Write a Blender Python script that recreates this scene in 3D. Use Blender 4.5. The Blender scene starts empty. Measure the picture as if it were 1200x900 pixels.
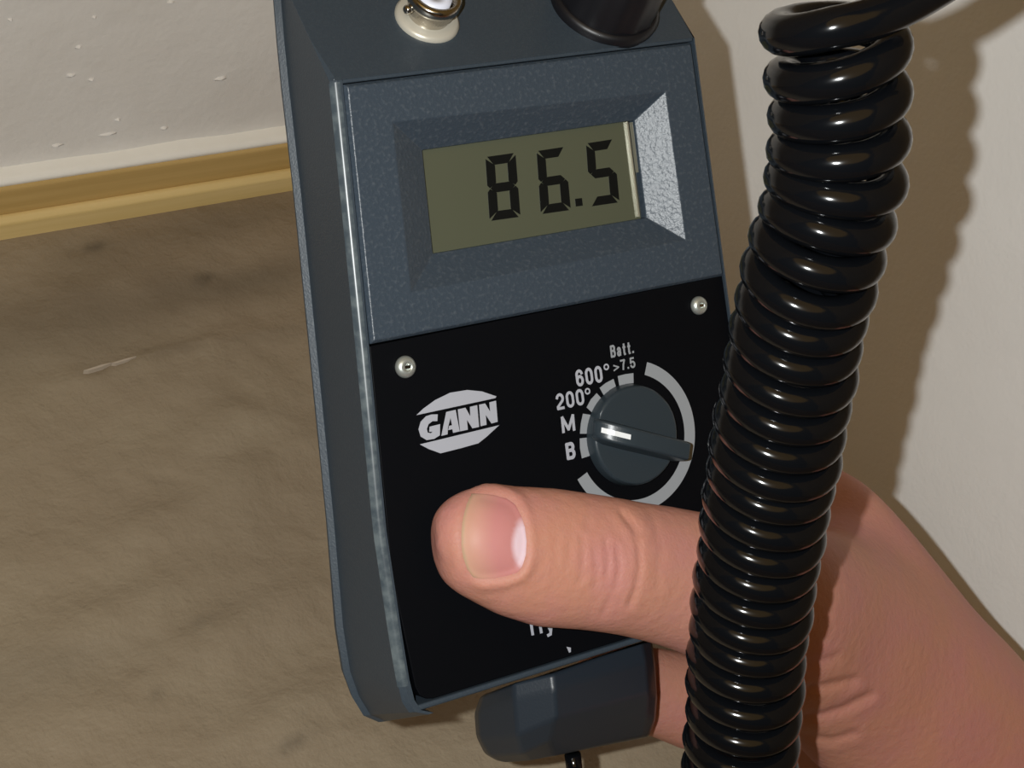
import bpy, bmesh, math, random
import numpy as np
from mathutils import Vector, Matrix, noise
from mathutils.geometry import tessellate_polygon
from mathutils.bvhtree import BVHTree

random.seed(4)
scene = bpy.context.scene
C = scene.collection

# ------------------------------------------------------------------ camera
F_PX = 2200.0                      # focal length in pixels of a 1200 px wide frame
PITCH, YAW, ROLL, CAM_H = math.radians(40), math.radians(46.75), math.radians(20), 0.365
fwd = Vector((math.sin(YAW)*math.cos(PITCH), math.cos(YAW)*math.cos(PITCH), -math.sin(PITCH)))
r0 = Vector((math.cos(YAW), -math.sin(YAW), 0)); u0 = r0.cross(fwd)
rgt = r0*math.cos(ROLL) + u0*math.sin(ROLL)
upv = u0*math.cos(ROLL) - r0*math.sin(ROLL)
CAM = Vector((0, 0, CAM_H))
cd = bpy.data.cameras.new('camera'); cam = bpy.data.objects.new('camera', cd); C.objects.link(cam)
cd.sensor_width = 36; cd.lens = 36*F_PX/1200; cd.clip_start = 0.01; cd.clip_end = 50
cam.matrix_world = Matrix(((rgt.x, upv.x, -fwd.x, CAM.x), (rgt.y, upv.y, -fwd.y, CAM.y),
                           (rgt.z, upv.z, -fwd.z, CAM.z), (0, 0, 0, 1)))
scene.camera = cam

# ------------------------------------------------------------------ light: warm dim room + the phone's flash beside the lens
w = bpy.data.worlds.new('room_light'); scene.world = w; w.use_nodes = True
bg = w.node_tree.nodes['Background']; bg.inputs[0].default_value = (1.0, 0.80, 0.58, 1); bg.inputs[1].default_value = 0.02
ld = bpy.data.lights.new('flash', 'SPOT'); fl = bpy.data.objects.new('flash', ld); C.objects.link(fl)
ld.energy = 5.1; ld.color = (0.97, 1.0, 1.0); ld.shadow_soft_size = 0.0022
ld.spot_size = math.radians(70); ld.spot_blend = 0.6
fl.matrix_world = cam.matrix_world.copy(); fl.location = CAM - rgt*0.021 + upv*0.005
al = bpy.data.lights.new('ceiling_lamp', 'AREA'); ao = bpy.data.objects.new('ceiling_lamp', al); C.objects.link(ao)
al.shape = 'DISK'; al.size = 2.6; al.energy = 8.2; al.color = (1.0, 0.58, 0.11)
ao.location = (-0.9, -0.7, 2.1); ao.rotation_euler = (Vector((0.2, 0.2, 0.1)) - Vector(ao.location)).to_track_quat('-Z', 'Y').to_euler()
scene.view_settings.view_transform = 'Standard'; scene.view_settings.look = 'None'
scene.view_settings.exposure = 0.0; scene.view_settings.gamma = 1.0
scene.view_settings.use_curve_mapping = False

# ------------------------------------------------------------------ helpers
def ray(px, py):
    return fwd + rgt*((px-600)/F_PX) - upv*((py-450)/F_PX)
def PZ(px, py, z):
    return CAM + ray(px, py)*z
def to_px(co):
    d = co - CAM; z = d.dot(fwd)
    return 600 + F_PX*d.dot(rgt)/z, 450 - F_PX*d.dot(upv)/z, z
def on_plane(px, py, p0, n):
    r = ray(px, py); t = (p0-CAM).dot(n)/r.dot(n)
    return CAM + r*t
def c2w(v):                        # camera (right, down, forward) direction -> world
    return rgt*v[0] - upv*v[1] + fwd*v[2]

def link(name, me, mat=None, parent=None):
    o = bpy.data.objects.new(name, me); C.objects.link(o)
    if mat: me.materials.append(mat)
    if parent: o.parent = parent
    return o
def mesh(name, verts, faces, mat=None, parent=None, smooth=False, bevel=0, seg=2, angle=30):
    me = bpy.data.meshes.new(name); me.from_pydata([tuple(v) for v in verts], [], faces)
    bm = bmesh.new(); bm.from_mesh(me)
    bmesh.ops.recalc_face_normals(bm, faces=bm.faces); bm.to_mesh(me); bm.free()
    if smooth:
        for p in me.polygons: p.use_smooth = True
    o = link(name, me, mat, parent)
    if bevel:
        m = o.modifiers.new('bevel', 'BEVEL'); m.width = bevel; m.segments = seg
        m.limit_method = 'ANGLE'; m.angle_limit = math.radians(angle)
        for p in me.polygons: p.use_smooth = True
        m.harden_normals = True
    return o
def tag(o, label=None, cat=None, kind=None, group=None):
    if label: o['label'] = label
    if cat: o['category'] = cat
    if kind: o['kind'] = kind
    if group: o['group'] = group
    return o
def prism(pts, c0, c1):            # 2-D polygon (x,y) -> verts, faces between heights c0 and c1
    n = len(pts)
    v = [(p[0], p[1], c0) for p in pts] + [(p[0], p[1], c1) for p in pts]
    tr = tessellate_polygon([[Vector((p[0], p[1], 0)) for p in pts]])
    f = [tuple(t) for t in tr] + [tuple(n+i for i in reversed(t)) for t in tr]
    f += [(i, (i+1) % n, n+(i+1) % n, n+i) for i in range(n)]
    return v, f
def revolve(profile, seg=40, cap=True):   # profile [(r, z)] -> verts, faces around z
    v, f = [], []
    for r, z in profile:
        for k in range(seg):
            a = 2*math.pi*k/seg; v.append((r*math.cos(a), r*math.sin(a), z))
    for i in range(len(profile)-1):
        for k in range(seg):
            f.append((i*seg+k, i*seg+(k+1) % seg, (i+1)*seg+(k+1) % seg, (i+1)*seg+k))
    if cap:
        f.append(tuple(range(seg))[::-1]); f.append(tuple((len(profile)-1)*seg+k for k in range(seg)))
    return v, f
def xform(vs, M):
    return [M @ Vector(v) for v in vs]

# ------------------------------------------------------------------ materials
def mat(name, col, rough=0.5, metal=0.0, spec=0.5, bump=None, vary=None, coat=0, sss=0, coords='Object'):
    m = bpy.data.materials.new(name); m.use_nodes = True
    nt = m.node_tree; b = nt.nodes['Principled BSDF']
    b.inputs['Base Color'].default_value = (*col, 1); b.inputs['Roughness'].default_value = rough
    b.inputs['Metallic'].default_value = metal; b.inputs['Specular IOR Level'].default_value = spec
    b.inputs['Coat Weight'].default_value = coat; b.inputs['Coat Roughness'].default_value = 0.06
    tc = nt.nodes.new('ShaderNodeTexCoord')
    if vary:                       # (scale, second colour, lo, hi)
        nz = nt.nodes.new('ShaderNodeTexNoise'); nz.inputs['Scale'].default_value = vary[0]; nz.inputs['Detail'].default_value = 5
        nt.links.new(tc.outputs[coords], nz.inputs['Vector'])
        rp = nt.nodes.new('ShaderNodeValToRGB'); rp.color_ramp.elements[0].position = vary[2]; rp.color_ramp.elements[1].position = vary[3]
        rp.color_ramp.elements[0].color = (*col, 1); rp.color_ramp.elements[1].color = (*vary[1], 1)
        nt.links.new(nz.outputs['Fac'], rp.inputs['Fac']); nt.links.new(rp.outputs['Color'], b.inputs['Base Color'])
    if bump:                       # list of (scale, strength, distance, detail)
        prev = None
        for sc, st, di, de in bump:
            nz = nt.nodes.new('ShaderNodeTexNoise'); nz.inputs['Scale'].default_value = sc; nz.inputs['Detail'].default_value = de
            nt.links.new(tc.outputs[coords], nz.inputs['Vector'])
            bp = nt.nodes.new('ShaderNodeBump'); bp.inputs['Strength'].default_value = st; bp.inputs['Distance'].default_value = di
            nt.links.new(nz.outputs['Fac'], bp.inputs['Height'])
            if prev: nt.links.new(prev.outputs['Normal'], bp.inputs['Normal'])
            prev = bp
        nt.links.new(prev.outputs['Normal'], b.inputs['Normal'])
    return m

M_case = mat('grey_case_plastic', (0.038, 0.052, 0.068), 0.40, bump=[(2600, 0.35, 0.00012, 3)], vary=(1800, (0.044, 0.060, 0.076), 0.45, 0.7))
M_house = mat('grey_housing_plastic', (0.042, 0.058, 0.078), 0.36, bump=[(1300, 0.6, 0.0002, 4)], vary=(1300, (0.075, 0.092, 0.112), 0.52, 0.75))
M_plate = mat('black_plate', (0.0022, 0.0026, 0.0038), 0.5, spec=0.1, bump=[(3500, 0.1, 0.00005, 2)])
M_print = mat('white_print', (0.40, 0.41, 0.46), 0.6)
M_print2 = mat('grey_print', (0.29, 0.305, 0.325), 0.6)
M_knob = mat('knob_plastic', (0.027, 0.038, 0.047), 0.33, bump=[(2500, 0.2, 0.00008, 3)])
M_pointer = mat('white_pointer', (0.85, 0.87, 0.88), 0.3)
M_screw = mat('screw_metal', (0.62, 0.66, 0.62), 0.36, metal=0.75)
M_lcd = mat('lcd_glass', (0.087, 0.093, 0.061), 0.3, spec=0.4, coat=0.35)
M_seg = mat('lcd_segment', (0.004, 0.005, 0.005), 0.4, spec=0.3)
M_gap = mat('dark_gap', (0.006, 0.006, 0.007), 0.5)
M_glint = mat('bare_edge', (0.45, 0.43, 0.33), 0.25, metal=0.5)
M_nickel = mat('nickel', (0.55, 0.52, 0.47), 0.2, metal=1.0)
M_brassnut = mat('pale_washer', (0.55, 0.52, 0.44), 0.35, metal=0.2)
M_ins = mat('white_insulator', (0.75, 0.78, 0.9), 0.35)
M_blk = mat('black_rubber', (0.006, 0.006, 0.008), 0.42)
M_cord = mat('black_cord', (0.003, 0.0035, 0.0045), 0.13, spec=0.45, bump=[(220, 0.12, 0.0004, 2)])
M_plug = mat('plug_plastic', (0.021, 0.029, 0.040), 0.4, bump=[(2200, 0.25, 0.0001, 3)])
M_white = mat('white_plaster', (0.80, 0.78, 0.75), 0.75, bump=[(45, 0.35, 0.003, 6), (420, 0.25, 0.0006, 4)], vary=(11, (0.72, 0.69, 0.65), 0.42, 0.72))
M_whiteR = mat('white_plaster_rough', (0.82, 0.81, 0.785), 0.8, bump=[(60, 0.2, 0.002, 5), (700, 0.22, 0.0005, 4)], vary=(14, (0.77, 0.755, 0.73), 0.42, 0.72))
M_caulk = mat('white_caulk', (0.88, 0.86, 0.80), 0.55, bump=[(160, 0.4, 0.001, 4)])

def wood(name, a, b_):
    m = mat(name, a, 0.45, bump=[(260, 0.2, 0.0004, 4)])
    nt = m.node_tree; bs = nt.nodes['Principled BSDF']
    tc = nt.nodes.new('ShaderNodeTexCoord'); mp = nt.nodes.new('ShaderNodeMapping'); mp.inputs['Scale'].default_value = (6, 6, 220)
    nz = nt.nodes.new('ShaderNodeTexNoise'); nz.inputs['Scale'].default_value = 1.6; nz.inputs['Detail'].default_value = 6
    rp = nt.nodes.new('ShaderNodeValToRGB'); rp.color_ramp.elements[0].position = 0.35; rp.color_ramp.elements[1].position = 0.68
    rp.color_ramp.elements[0].color = (*a, 1); rp.color_ramp.elements[1].color = (*b_, 1)
    nt.links.new(tc.outputs['Object'], mp.inputs['Vector']); nt.links.new(mp.outputs['Vector'], nz.inputs['Vector'])
    nt.links.new(nz.outputs['Fac'], rp.inputs['Fac']); nt.links.new(rp.outputs['Color'], bs.inputs['Base Color'])
    return m
M_wood = wood('varnished_wood', (0.48, 0.32, 0.11), (0.57, 0.39, 0.15))
M_wood2 = wood('pale_wood', (0.66, 0.49, 0.20), (0.76, 0.58, 0.27))

# stained brown floor covering
M_floor = mat('stained_brown_covering', (0.2, 0.15, 0.09), 0.7, bump=[(34, 0.6, 0.005, 6), (140, 0.5, 0.0015, 5), (800, 0.5, 0.0005, 4)])
nt = M_floor.node_tree; bs = nt.nodes['Principled BSDF']
tc = nt.nodes.new('ShaderNodeTexCoord')
def nz_node(scale, detail, rough=0.55):
    n_ = nt.nodes.new('ShaderNodeTexNoise'); n_.inputs['Scale'].default_value = scale; n_.inputs['Detail'].default_value = detail
    n_.inputs['Roughness'].default_value = rough
    nt.links.new(tc.outputs['Object'], n_.inputs['Vector']); return n_
na, nb = nz_node(9, 6), nz_node(55, 8, 0.68)
ra = nt.nodes.new('ShaderNodeValToRGB'); ra.color_ramp.elements[0].position = 0.36; ra.color_ramp.elements[1].position = 0.66
ra.color_ramp.elements[0].color = (0.275, 0.215, 0.145, 1); ra.color_ramp.elements[1].color = (0.32, 0.262, 0.18, 1)
rb = nt.nodes.new('ShaderNodeValToRGB'); rb.color_ramp.elements[0].position = 0.30; rb.color_ramp.elements[1].position = 0.62
rb.color_ramp.elements[0].color = (0.78, 0.74, 0.69, 1); rb.color_ramp.elements[1].color = (1, 1, 1, 1)
mx = nt.nodes.new('ShaderNodeMix'); mx.data_type = 'RGBA'; mx.blend_type = 'MULTIPLY'; mx.inputs[0].default_value = 0.45
nt.links.new(na.outputs['Fac'], ra.inputs['Fac']); nt.links.new(nb.outputs['Fac'], rb.inputs['Fac'])
nt.links.new(ra.outputs['Color'], mx.inputs[6]); nt.links.new(rb.outputs['Color'], mx.inputs[7])
at = nt.nodes.new('ShaderNodeAttribute'); at.attribute_name = 'stain'
mx2 = nt.nodes.new('ShaderNodeMix'); mx2.data_type = 'RGBA'; mx2.blend_type = 'MULTIPLY'; mx2.inputs[0].default_value = 1
nt.links.new(mx.outputs[2], mx2.inputs[6]); nt.links.new(at.outputs['Color'], mx2.inputs[7])
nt.links.new(mx2.outputs[2], bs.inputs['Base Color'])

# ------------------------------------------------------------------ room: floor, two walls, skirting
Zax = Vector((0, 0, 1))
corner = on_plane(560, 185, Vector((0, 0, 0)), Zax)
front_edge_y = corner.y                       # where the skirting foot meets the floor
BOARD_T = 0.009
WY = front_edge_y + BOARD_T                   # back wall plane
WX = corner.x + BOARD_T                       # right wall plane

def slab(name, lo, hi, m):
    x0, y0, z0 = lo; x1, y1, z1 = hi
    v = [(x0, y0, z0), (x1, y0, z0), (x1, y1, z0), (x0, y1, z0), (x0, y0, z1), (x1, y0, z1), (x1, y1, z1), (x0, y1, z1)]
    return mesh(name, v, [(0, 1, 2, 3), (4, 5, 6, 7), (0, 1, 5, 4), (1, 2, 6, 5), (2, 3, 7, 6), (3, 0, 4, 7)], m)

# floor: uneven, wrinkled sheet
NX = 300
fx0, fx1, fy0, fy1 = WX-0.95, WX+0.0, WY-0.95, WY+0.0
stains = [((40, 385), (150, 62), 0.30, (1, 1.03, 1.08)), ((290, 330), (95, 22), 0.34, (1, 1.0, 1.02)), ((112, 288), (11, 5), 0.5, (1, 1, 1)),
          ((240, 325), (12, 5), 0.38, (1, 1, 1)), ((233, 336), (6, 4), 0.4, (1, 1, 1)), ((250, 262), (150, 22), 0.22, (1, 1, 1.05)), ((60, 780), (130, 30), 0.16, (1, 1, 1)),
          ((235, 735), (16, 6), 0.2, (1, 1, 1)), ((180, 818), (8, 4), 0.22, (1, 1, 1)), ((345, 876), (26, 5), 0.35, (1, 1, 1)), ((205, 412), (22, 4), 0.25, (1, 1, 1)), ((320, 395), (60, 5), 0.18, (1, 1, 1))]
stains_w = []
for (px, py), (sx, sy), amt, tint in stains:
    p = on_plane(px, py, Vector((0, 0, 0)), Zax)
    q = on_plane(px+sx, py-0.2*sx, Vector((0, 0, 0)), Zax) - p
    r_ = on_plane(px, py-sy, Vector((0, 0, 0)), Zax) - p
    stains_w.append((p, Matrix(((q.x, r_.x), (q.y, r_.y))).inverted(), amt, tint))
folds = []
for a, b_, hgt, wd in [((40, 458), (240, 405), 0.0011, 0.0035), ((150, 425), (400, 372), 0.0011, 0.003), ((0, 780), (260, 675), 0.0018, 0.008),
                       ((250, 570), (400, 512), 0.0014, 0.006), ((90, 660), (330, 560), 0.0014, 0.008), ((240, 880), (420, 800), 0.0016, 0.006),
                       ((330, 880), (480, 845), 0.0014, 0.004), ((120, 560), (330, 480), 0.0012, 0.009), ((200, 770), (390, 690), 0.0015, 0.007), ((540, 880), (800, 850), 0.0014, 0.006),
                       ((230, 480), (372, 505), 0.001, 0.006), ((30, 860), (200, 800), 0.0014, 0.008)]:
    folds.append((on_plane(*a, Vector(), Zax), on_plane(*b_, Vector(), Zax), hgt, wd))
verts, faces, scol = [], [], []
for j in range(NX+1):
    for i in range(NX+1):
        x = fx0 + (fx1-fx0)*i/NX; y = fy0 + (fy1-fy0)*j/NX
        p = Vector((x*7, y*7, 0.3))
        z = 0.0016*noise.noise(p*1.3) + 0.0011*noise.noise(Vector((x*14+y*22, y*44-x*32, 3))) + 0.00035*noise.noise(p*16)
        for a, b_, hgt, wd in folds:
            d = (b_-a).xy; t = max(0, min(1, (Vector((x, y))-a.xy).dot(d)/d.length_squared))
            q = a.xy + d*t; dd = (Vector((x, y))-q).length + 0.002*noise.noise(Vector((x*60, y*60, 9)))
            z += 1.6*hgt*math.exp(-(dd/wd)**2)*math.sin(math.pi*(0.08+0.84*t))
        fade = min(1, max(0, (WY-BOARD_T-y)/0.03)); z = z*fade - 0.0005
        verts.append((x, y, z))
        s = [1.0, 1.0, 1.0]
        for pw, mi, amt, tint in stains_w:
            g = mi @ Vector((x-pw.x, y-pw.y)); k = amt*math.exp(-(g.length*(1+0.5*noise.noise(Vector((x*40, y*40, amt*9)))))**2)
            for c_ in range(3): s[c_] *= (1-k*tint[c_])
        scol.append((*s, 1))
for j in range(NX):
    for i in range(NX):
        a = j*(NX+1)+i; faces.append((a, a+1, a+NX+2, a+NX+1))
floor = mesh('floor', verts, faces, M_floor, smooth=True)
if floor.data.polygons[0].normal.z < 0: floor.data.flip_normals()
ca = floor.data.color_attributes.new('stain', 'FLOAT_COLOR', 'POINT')
ca.data.foreach_set('color', [c_ for s in scol for c_ in s])
tag(floor, 'stained brown wrinkled covering on the floor below the wooden skirting', kind='structure')

M_crease_hl = mat('painted_crease_highlight', (0.47, 0.40, 0.32), 0.6)  # pale slivers paint the highlight along a raised floor crease
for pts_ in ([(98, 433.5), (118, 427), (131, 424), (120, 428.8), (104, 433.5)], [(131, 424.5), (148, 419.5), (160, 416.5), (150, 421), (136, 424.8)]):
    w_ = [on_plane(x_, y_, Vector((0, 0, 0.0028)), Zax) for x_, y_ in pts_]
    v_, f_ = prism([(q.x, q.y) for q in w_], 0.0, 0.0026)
    mesh('crease_highlight', v_, f_, M_crease_hl, floor)

wb = slab('wall_back', (WX-1.3, WY, -0.01), (WX+0.06, WY+0.06, 1.3), M_white)
tag(wb, 'off-white plastered wall above the wooden skirting', kind='structure')
wr = slab('wall_right', (WX, WY-1.6, -0.01), (WX+0.06, WY, 1.3), M_whiteR)
tag(wr, 'off-white rough plastered wall behind the coiled cord', kind='structure')

def strip(name, prof, m, label):              # profile (distance from wall, z) swept along the back wall and the right wall
    n = len(prof); v, f = [], []
    stations = 60
    path = [('b', WX-1.3+1.3*k/stations) for k in range(stations)] + [('c', 0)] + [('r', WY-1.5*k/stations) for k in range(1, stations+1)]
    for kind, s in path:
        for d, z in prof:
            wob = 0.0
            if kind == 'b': v.append((s, WY-d, z+wob))
            elif kind == 'c': v.append((WX-d, WY-d, z))
            else: v.append((WX-d, min(s, WY-d), z+wob))
    # keep back-wall stations left of the mitre
    for k in range(len(path)-1):
        for i in range(n):
            f.append((k*n+i, k*n+(i+1) % n, (k+1)*n+(i+1) % n, (k+1)*n+i))
    f.append(tuple(range(n))); f.append(tuple((len(path)-1)*n+i for i in range(n)))
    o = mesh(name, v, f, m, bevel=0.0006)
    return tag(o, label, kind='structure')
zb = (on_plane(0, 218, Vector((0, WY-0.005, 0)), Vector((0, 1, 0)))).z
zs = (on_plane(0, 259, Vector((0, WY-BOARD_T, 0)), Vector((0, 1, 0)))).z
zc = (on_plane(0, 199, Vector((0, WY-0.001, 0)), Vector((0, 1, 0)))).z
strip('baseboard_back', [(0, -0.002), (0.006, -0.002), (0.006, zb-0.001), (0.005, zb), (0, zb)], M_wood, 'narrow varnished golden wood skirting along the wall foot')
strip('trim_1', [(0.006, -0.002), (BOARD_T, -0.002), (BOARD_T, zs*0.75), (0.0075, zs*0.97), (0.006, zs)], M_wood2, 'pale wood foot strip in front of the skirting')
# caulk bead with an uneven edge
v, f = [], []
K = 160
for k in range(K+1):
    x = WX-1.3 + 1.3*k/K
    top = zc + 0.0011*noise.noise(Vector((x*45, 0, 0)))
    for d, z in [(0, zb-0.001), (0.0052, zb-0.0005), (0.005, zb+0.0012), (0.003, zb+(top-zb)*0.6), (0, top)]:
        v.append((x, WY-d, z))
for k in range(K):
    for i in range(4): f.append((k*5+i, k*5+i+1, (k+1)*5+i+1, (k+1)*5+i))
tag(mesh('trim_2', v, f, M_caulk, smooth=True), 'white bead of filler between wall and wooden skirting', kind='structure')

# plaster specks standing proud of the back wall
for px, py, wx, hx in [(83, 88, 12, 4), (107, 93, 9, 3), (92, 55, 8, 3), (258, 92, 14, 4), (126, 157, 22, 3), (138, 140, 7, 3), (192, 150, 9, 4), (12, 23, 6, 3), (66, 170, 14, 3), (200, 2, 9, 4), (110, 20, 5, 3)]:
    p = on_plane(px, py, Vector((0, WY, 0)), Vector((0, 1, 0))); k = (p-CAM).dot(fwd)/F_PX
    vv, ff = [], []
    rr = random.Random(px)
    for ring, hgt in ((1, 0), (0.75, 0.5), (0.35, 0.85)):
        for a in range(10):
            an = 2*math.pi*a/10; j_ = 0.8+0.4*rr.random()
            vv.append((p.x + wx*0.6*k*ring*j_*(0.6+0.8*rr.random())*math.cos(an), WY+0.0003-0.0011*hgt, p.z + hx*0.8*k*ring*j_*math.sin(an) + wx*0.02*k*math.cos(an)))
    vv.append((p.x, WY-0.001, p.z))
    for r_ in range(2):
        for a in range(10): ff.append((r_*10+a, r_*10+(a+1) % 10, (r_+1)*10+(a+1) % 10, (r_+1)*10+a))
    for a in range(10): ff.append((20+a, 20+(a+1) % 10, 30))
    mesh('plaster_speck', vv, ff, M_white, wb, smooth=True)

# ------------------------------------------------------------------ the meter's own frame: x right, y up, z out of its front
du = c2w((1, -0.22, 0.58)); dv = c2w((0.125, 1, 0.10))
ex = du.normalized(); ez = du.cross(dv).normalized()
if ez.dot(fwd) > 0: ez = -ez
ey = ez.cross(ex)
O = PZ(600, 450, 0.35)
MW = Matrix(((ex.x, ey.x, ez.x, O.x), (ex.y, ey.y, ez.y, O.y), (ex.z, ey.z, ez.z, O.z), (0, 0, 0, 1)))
MWi = MW.inverted()
def D(px, py, c=0.0):              # point of the meter (its own frame) at height c seen at a pixel
    return MWi @ on_plane(px, py, O + ez*c, ez)
def D2(px, py, c=0.0):
    p = D(px, py, c); return (p.x, p.y)

meter = bpy.data.objects.new('moisture_meter', None); C.objects.link(meter); meter.matrix_world = MW
meter.empty_display_size = 0.02
tag(meter, 'dark grey handheld moisture meter reading 86.5, held upright in the hand', 'moisture meter')

# --- case
CL, CB = -0.020, -0.036
rows_px = [((372, -52), (317, -52), 0.95), ((378, 0), (323, 0), 0.64), ((383.5, 48), (327, 50), 0.32), ((388.7, 95), (331.8, 99), 0.001), ((389, 97), (332, 101), 0.0), ((402, 225), (346, 222), 0), ((422, 425), (366, 420), 0),
           ((441, 625), (385, 610), 0), ((459, 745), (395, 735), 0), ((468, 800), (403, 785), 0), ((474, 824), (414, 815), 0), ((482, 836), (428, 838), 0), ((497, 839), (446, 846), 0)]
xr0 = D(824, 100); xr1 = D(857, 360)
def right_x(y): return xr0.x + (xr1.x-xr0.x)*(y-xr0.y)/(xr1.y-xr0.y)
xl0 = D(389, 96); xl1 = D(449, 675)
def left_x(y): return xl0.x + (xl1.x-xl0.x)*(y-xl0.y)/(xl1.y-xl0.y)
RIM, RIMR = 0.0021, 0.0006
V, Fc = [], []
nrow = len(rows_px)
rowsz = []; frontL = []
for k, (fp, sp, fr) in enumerate(rows_px):
    a = D(*fp, 0); s = D(*sp, CL)
    fl_ = a.lerp(s, fr)
    inset = a.x - left_x(a.y)
    ar = Vector((right_x(a.y)-inset, a.y, 0)); sr = Vector((ar.x + (a.x - s.x), s.y, CL))
    fr_ = ar.lerp(sr, fr)
    rowsz.append((fl_, fr_))
    if fr == 0: frontL.append((a.y, a.x))
    bev = 0.0009 if fr < 0.01 else 0.0
    l0 = a.lerp(s, max(fr, 0.88)); r0_ = ar.lerp(sr, max(fr, 0.88))
    tray = -0.009 if fr == 0 else fl_.z
    rimL = Vector((fl_.x + (RIM if fr < 0.01 else 0.0005), fl_.y, fl_.z)); rimR = Vector((fr_.x - (RIMR if fr < 0.01 else 0.0005), fr_.y, fr_.z))
    row = [Vector((s.x+0.010, s.y, CB)), Vector((s.x, s.y, CL-0.0012)), Vector((s.x, s.y, CL)), l0 + Vector((-0.0011, 0, -0.0008)), l0,
           fl_ + Vector((0, 0, -bev)), fl_ + Vector((bev, 0, 0)), rimL, Vector((rimL.x+0.0001, rimL.y, tray)),
           Vector((rimR.x-0.0001, rimR.y, tray)), rimR, fr_ + Vector((-bev, 0, 0)), fr_ + Vector((0, 0, -bev)),
           r0_, r0_ + Vector((0.0011, 0, -0.0008)), sr, Vector((sr.x, sr.y, CL-0.0012)), Vector((sr.x-0.010, sr.y, CB))]
    V += row
n = 18
for k in range(nrow-1):
    for i in range(n):
        Fc.append((k*n+i, k*n+(i+1) % n, (k+1)*n+(i+1) % n, (k+1)*n+i))
Fc.append(tuple(range(n))); Fc.append(tuple((nrow-1)*n+i for i in range(n)))
# step wall under the sloping head
body = mesh('case', V, Fc, M_case, meter, bevel=0.0004, angle=20)
body['label'] = 'dark grey plastic case with sloping head'
# worn left front edge; flash highlight on the bevel painted in as lighter colour
M_worn_sheen = mat('worn_edge_sheen', (0.055, 0.072, 0.086), 0.3, vary=(420, (0.12, 0.145, 0.155), 0.42, 0.70))
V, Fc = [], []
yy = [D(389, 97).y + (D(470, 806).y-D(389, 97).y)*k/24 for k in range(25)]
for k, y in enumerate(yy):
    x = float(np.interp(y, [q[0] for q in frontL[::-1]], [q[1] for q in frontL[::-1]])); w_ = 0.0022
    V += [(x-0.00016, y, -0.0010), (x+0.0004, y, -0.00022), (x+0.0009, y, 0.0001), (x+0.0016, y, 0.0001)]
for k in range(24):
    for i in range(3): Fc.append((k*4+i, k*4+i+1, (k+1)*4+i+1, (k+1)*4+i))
mesh('worn_edge_sheen', V, Fc, M_worn_sheen, meter, smooth=True)
# bottom rim of the front
bl, br_ = D(482, 833), D(760, 743)
bw = Vector((right_x(bl.y)-0.004, bl.y-0.0002, 0))
v, f = prism([(bl.x+0.0012, bl.y-0.0006), (bw.x, bl.y-0.0006), (bw.x, bl.y+0.0006), (bl.x+0.0010, bl.y+0.0006)], -0.010, -0.00005)
mesh('front_rim', v, f, M_case, meter, bevel=0.0005)

# --- display housing with its bevelled recess
HT = 0.0
tl, tr, brp, blp = D(398, 99, HT), D(816, 57.5, HT), D(851, 323, HT), D(434, 404, HT)
xr = right_x(0.03) - RIMR
outer = [Vector((left_x(tl.y)+RIM+0.0003, tl.y, 0)), Vector((xr-0.0002, tl.y, 0)), Vector((xr-0.0002, brp.y, 0)), Vector((left_x(blp.y)+RIM+0.0004, blp.y, 0))]
co = [D(460, 143), D(780, 107), D(804, 282), D(482, 343)]
LC = -0.0044
ci = [D(495, 176, LC), D(743, 141, LC), D(757, 255, LC), D(507.5, 297, LC)]
cw = [Vector((p.x, p.y, LC-0.0016)) for p in ci]
ob = [Vector((p.x, p.y, -0.0085)) for p in outer]
oc = [Vector((p.x, p.y, -0.0008)) for p in outer]
oi = [Vector((p.x + sx*0.0006, p.y + sy*0.0006, 0)) for p, sx, sy in zip(outer, (1, -1, -1, 1), (-1, -1, 1, 1))]
V = ob+oc+oi+co+ci+cw; Fc = []
for a in range(5):
    for i in range(4): Fc.append((a*4+i, a*4+(i+1) % 4, (a+1)*4+(i+1) % 4, (a+1)*4+i))
hs = mesh('display_housing', V, Fc, M_house, meter, bevel=0.00022, angle=12)
# raised line between head and housing
g0, g1 = D(392, 97), D(816, 56)
v, f = prism([(g0.x, tl.y+0.0001), (right_x(tl.y)-0.0008, tl.y+0.0001), (right_x(tl.y)-0.0008, tl.y+0.0013), (g0.x, tl.y+0.0013)], -0.010, -0.0003)
mesh('head_seam', v, f, M_case, meter, bevel=0.0003)

# --- LCD
LS = LC-0.0012
lq = [D(493, 176, LS), D(736, 141, LS), D(751, 256, LS), D(506, 299, LS)]
lx1 = D(736, 142, LS).x
v, f = prism([(p.x, p.y) for p in lq], LS-0.0008, LS)
lcd = mesh('lcd_screen', v, f, M_lcd, meter); lcd['label'] = 'olive liquid crystal screen reading 86.5'
v, f = prism([(cw[0].x-0.0004, cw[0].y+0.0004), (cw[1].x+0.0004, cw[1].y+0.0004), (cw[2].x+0.0004, cw[2].y-0.0004), (cw[3].x-0.0004, cw[3].y-0.0004)], LS-0.0016, LS-0.0009)
mesh('screen_backing', v, f, M_gap, meter)
for xa, xb in ((734.5, 736), (741, 742.3)):
    q = [D(xa, 143, LS+0.0006), D(xb, 143, LS+0.0006), D(xb+14, 254, LS+0.0006), D(xa+14, 254, LS+0.0006)]
    v, f = prism([(p.x, p.y) for p in q], LS-0.0005, LS+0.0006)
    mesh('screen_edge', v, f, M_glint, lcd)
SG = LS+0.00012
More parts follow.
